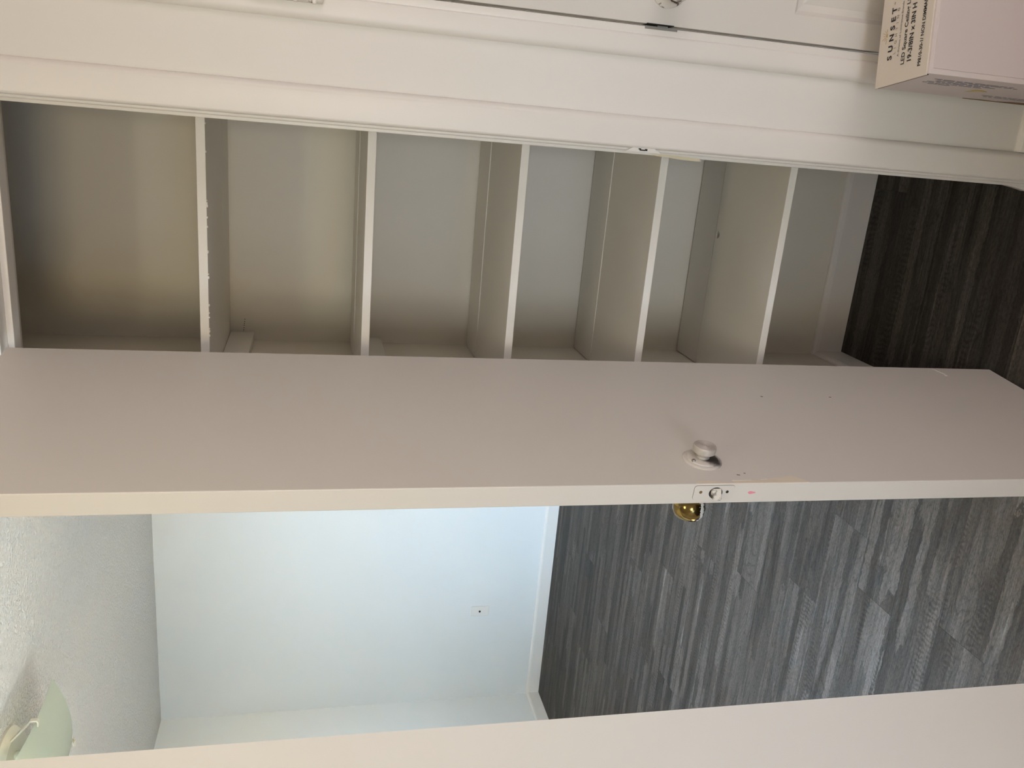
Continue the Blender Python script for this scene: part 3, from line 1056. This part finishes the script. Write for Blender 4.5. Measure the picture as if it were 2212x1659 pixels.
# ------------------------------------------------------------------ boxed light fixture leaning by the right hand door
a_ = math.radians(9.1)
BM = Matrix.Translation((0.1363, 1.31, 0)) @ Matrix.Rotation(a_, 4, 'Z')
BWD, BDP, BHT = 0.52, 0.136, 0.50
bx_ = tag(empty('cardboard_box', M=BM), 'white printed carton for a light fixture standing on edge at the right', 'box')
bm = B()
box(bm, 0.0012, BWD - 0.0012, 0, BDP, 0.001, BHT - 0.003, 0.0022, 2)
obj('carton', bm, M_CARD, bx_, 35)
bm = B()        # top panel: sits a shade proud of the left side, above a dark strip that stands in for the slot's shade
box(bm, -0.0005, BWD, 0.003, BDP + 0.0005, BHT - 0.0028, BHT, 0.0008)
obj('top_panel', bm, M_CARDTOP, bx_)
bm = B()
box(bm, 0.0002, 0.0016, 0.004, BDP - 0.002, BHT - 0.0062, BHT - 0.0029)
obj('flap_gap_shade', bm, M_DARK, bx_)  # dark strip on the side, the gap's shade put into its colour
bm = B()        # folded front flap edge beside the left corner
box(bm, 0.0105, BWD - 0.02, -0.0012, 0.0006, 0.004, BHT - 0.010, 0.0005)
obj('front_flap', bm, M_CARD, bx_)


def text(body, u, v_, width, cap, mat_, bold=0.0, upto=None, spacing=1.0):
    """printed line on the top panel: starts at u, baseline v_, the part `upto` as wide as width"""
    def mk(s_):
        c = bpy.data.curves.new('print', 'FONT')
        c.body = s_
        c.size = 1.0
        c.offset = bold
        c.space_character = spacing
        c.resolution_u = 3
        o_ = bpy.data.objects.new('print', c)
        COL.objects.link(o_)
        bpy.context.view_layer.update()
        me = bpy.data.meshes.new_from_object(o_.evaluated_get(bpy.context.evaluated_depsgraph_get()))
        bpy.data.objects.remove(o_, do_unlink=True)
        return me
    me = mk(upto or body)
    xs_ = [v.co.x for v in me.vertices]
    ww = max(xs_) - min(xs_)
    x_min = min(xs_)
    hm = mk('H')
    ch_ = max(v.co.y for v in hm.vertices)
    if upto:
        me = mk(body)
    sx_, sy_ = width / ww, cap / ch_
    for v in me.vertices:
        v.co = ((v.co.x - x_min) * sx_ + u, v.co.y * sy_ + v_, BHT + 0.00035)
    me.materials.append(mat_)
    o_ = bpy.data.objects.new('printed_line', me)
    COL.objects.link(o_)
    o_.parent = bx_
    return o_


text('SUNSET', 0.0432, 0.0985, 0.0905, 0.0116, M_BLACKPRINT, 0.036, spacing=1.75)
text('LIGHTING', 0.0515, 0.0893, 0.0780, 0.0060, M_GREYPRINT, 0.0, spacing=2.4)
text('A division of Luminance Brands', 0.0450, 0.0793, 0.0925, 0.0046, M_GREYPRINT, 0.006)
text('LED Square Ceiling Light', 0.0290, 0.0632, 0.0965, 0.0086, M_BLACKPRINT, 0.020, upto='LED Square Ceiling')
text('19-3/8IN x 3IN H', 0.0315, 0.0458, 0.0955, 0.0103, M_BLACKPRINT, 0.03)
text('F9810-30-1/ NON DIMMABLE', 0.0178, 0.0200, 0.1050, 0.0075, M_BLACKPRINT, 0.028, upto='F9810-30-1/ NON DIMMA')
bm = B()
box(bm, 0.1385, 0.1425, 0.1040, 0.1052, BHT + 0.0001, BHT + 0.0004)
obj('printed_line', bm, M_GREYPRINT, bx_)
# rising sun emblem: a half disc and rays
bm = B()
su, sv = 0.0885, 0.1160
prism(bm, [(su + 0.0034 * math.cos(math.pi * i / 12), sv + 0.0036 * math.sin(math.pi * i / 12)) for i in range(13)], 'z', BHT, BHT + 0.0004)
for k_ in range(7):
    a = math.radians(12 + k_ * 26)
    L_ = 0.0148 if k_ in (2, 4, 6) else 0.0112
    d_ = Vector((math.cos(a), math.sin(a)))
    nn = Vector((-d_.y, d_.x)) * 0.00030
    p0, p1 = Vector((su, sv)) + d_ * 0.0055, Vector((su, sv)) + d_ * L_
    prism(bm, [tuple(p0 + nn), tuple(p1 + nn * 0.5), tuple(p1 - nn * 0.5), tuple(p0 - nn)], 'z', BHT, BHT + 0.0004)
obj('sun_emblem', bm, M_GOLDPRINT, bx_)
# small print on the left side (unreadable in the photograph: broken strokes), yellow corner of a logo, torn foot
bm = B()
for r_i, (dy_, z_hi, z_lo) in enumerate(((0.026, 0.462, 0.300), (0.032, 0.452, 0.285), (0.039, 0.450, 0.345), (0.045, 0.462, 0.32), (0.052, 0.466, 0.36), (0.059, 0.45, 0.40), (0.098, 0.30, 0.20), (0.106, 0.29, 0.18))):
    z = z_hi
    while z > z_lo:
        ln = rnd.uniform(0.006, 0.026)
        prism(bm, [(dy_, z), (dy_ + 0.0024, z), (dy_ + 0.0024, z - ln), (dy_, z - ln)], 'x', 0.0007, 0.0013)
        z -= ln + rnd.uniform(0.002, 0.006)
obj('fine_print', bm, M_BLUEPRINT, bx_)['kind'] = 'stuff'
bm = B()
prism(bm, [(0.0870, 0.348), (0.0680, 0.343), (0.0660, 0.331), (0.0700, 0.318), (0.0745, 0.312), (0.0755, 0.330)], 'x', 0.0006, 0.0013)
obj('yellow_logo', bm, M_YELLOWPRINT, bx_)
bm = B()
prism(bm, [(BDP + 0.0006, 0.31), (BDP - 0.002, 0.30), (BDP - 0.004, 0.27), (BDP - 0.003, 0.24), (BDP - 0.010, 0.21), (BDP - 0.013, 0.18), (BDP - 0.014, 0.14), (BDP - 0.010, 0.06), (BDP - 0.012, 0.002),
           (BDP + 0.0006, 0.002)], 'x', 0.0006, 0.0016)
obj('torn_edge', bm, M_KRAFT, bx_)
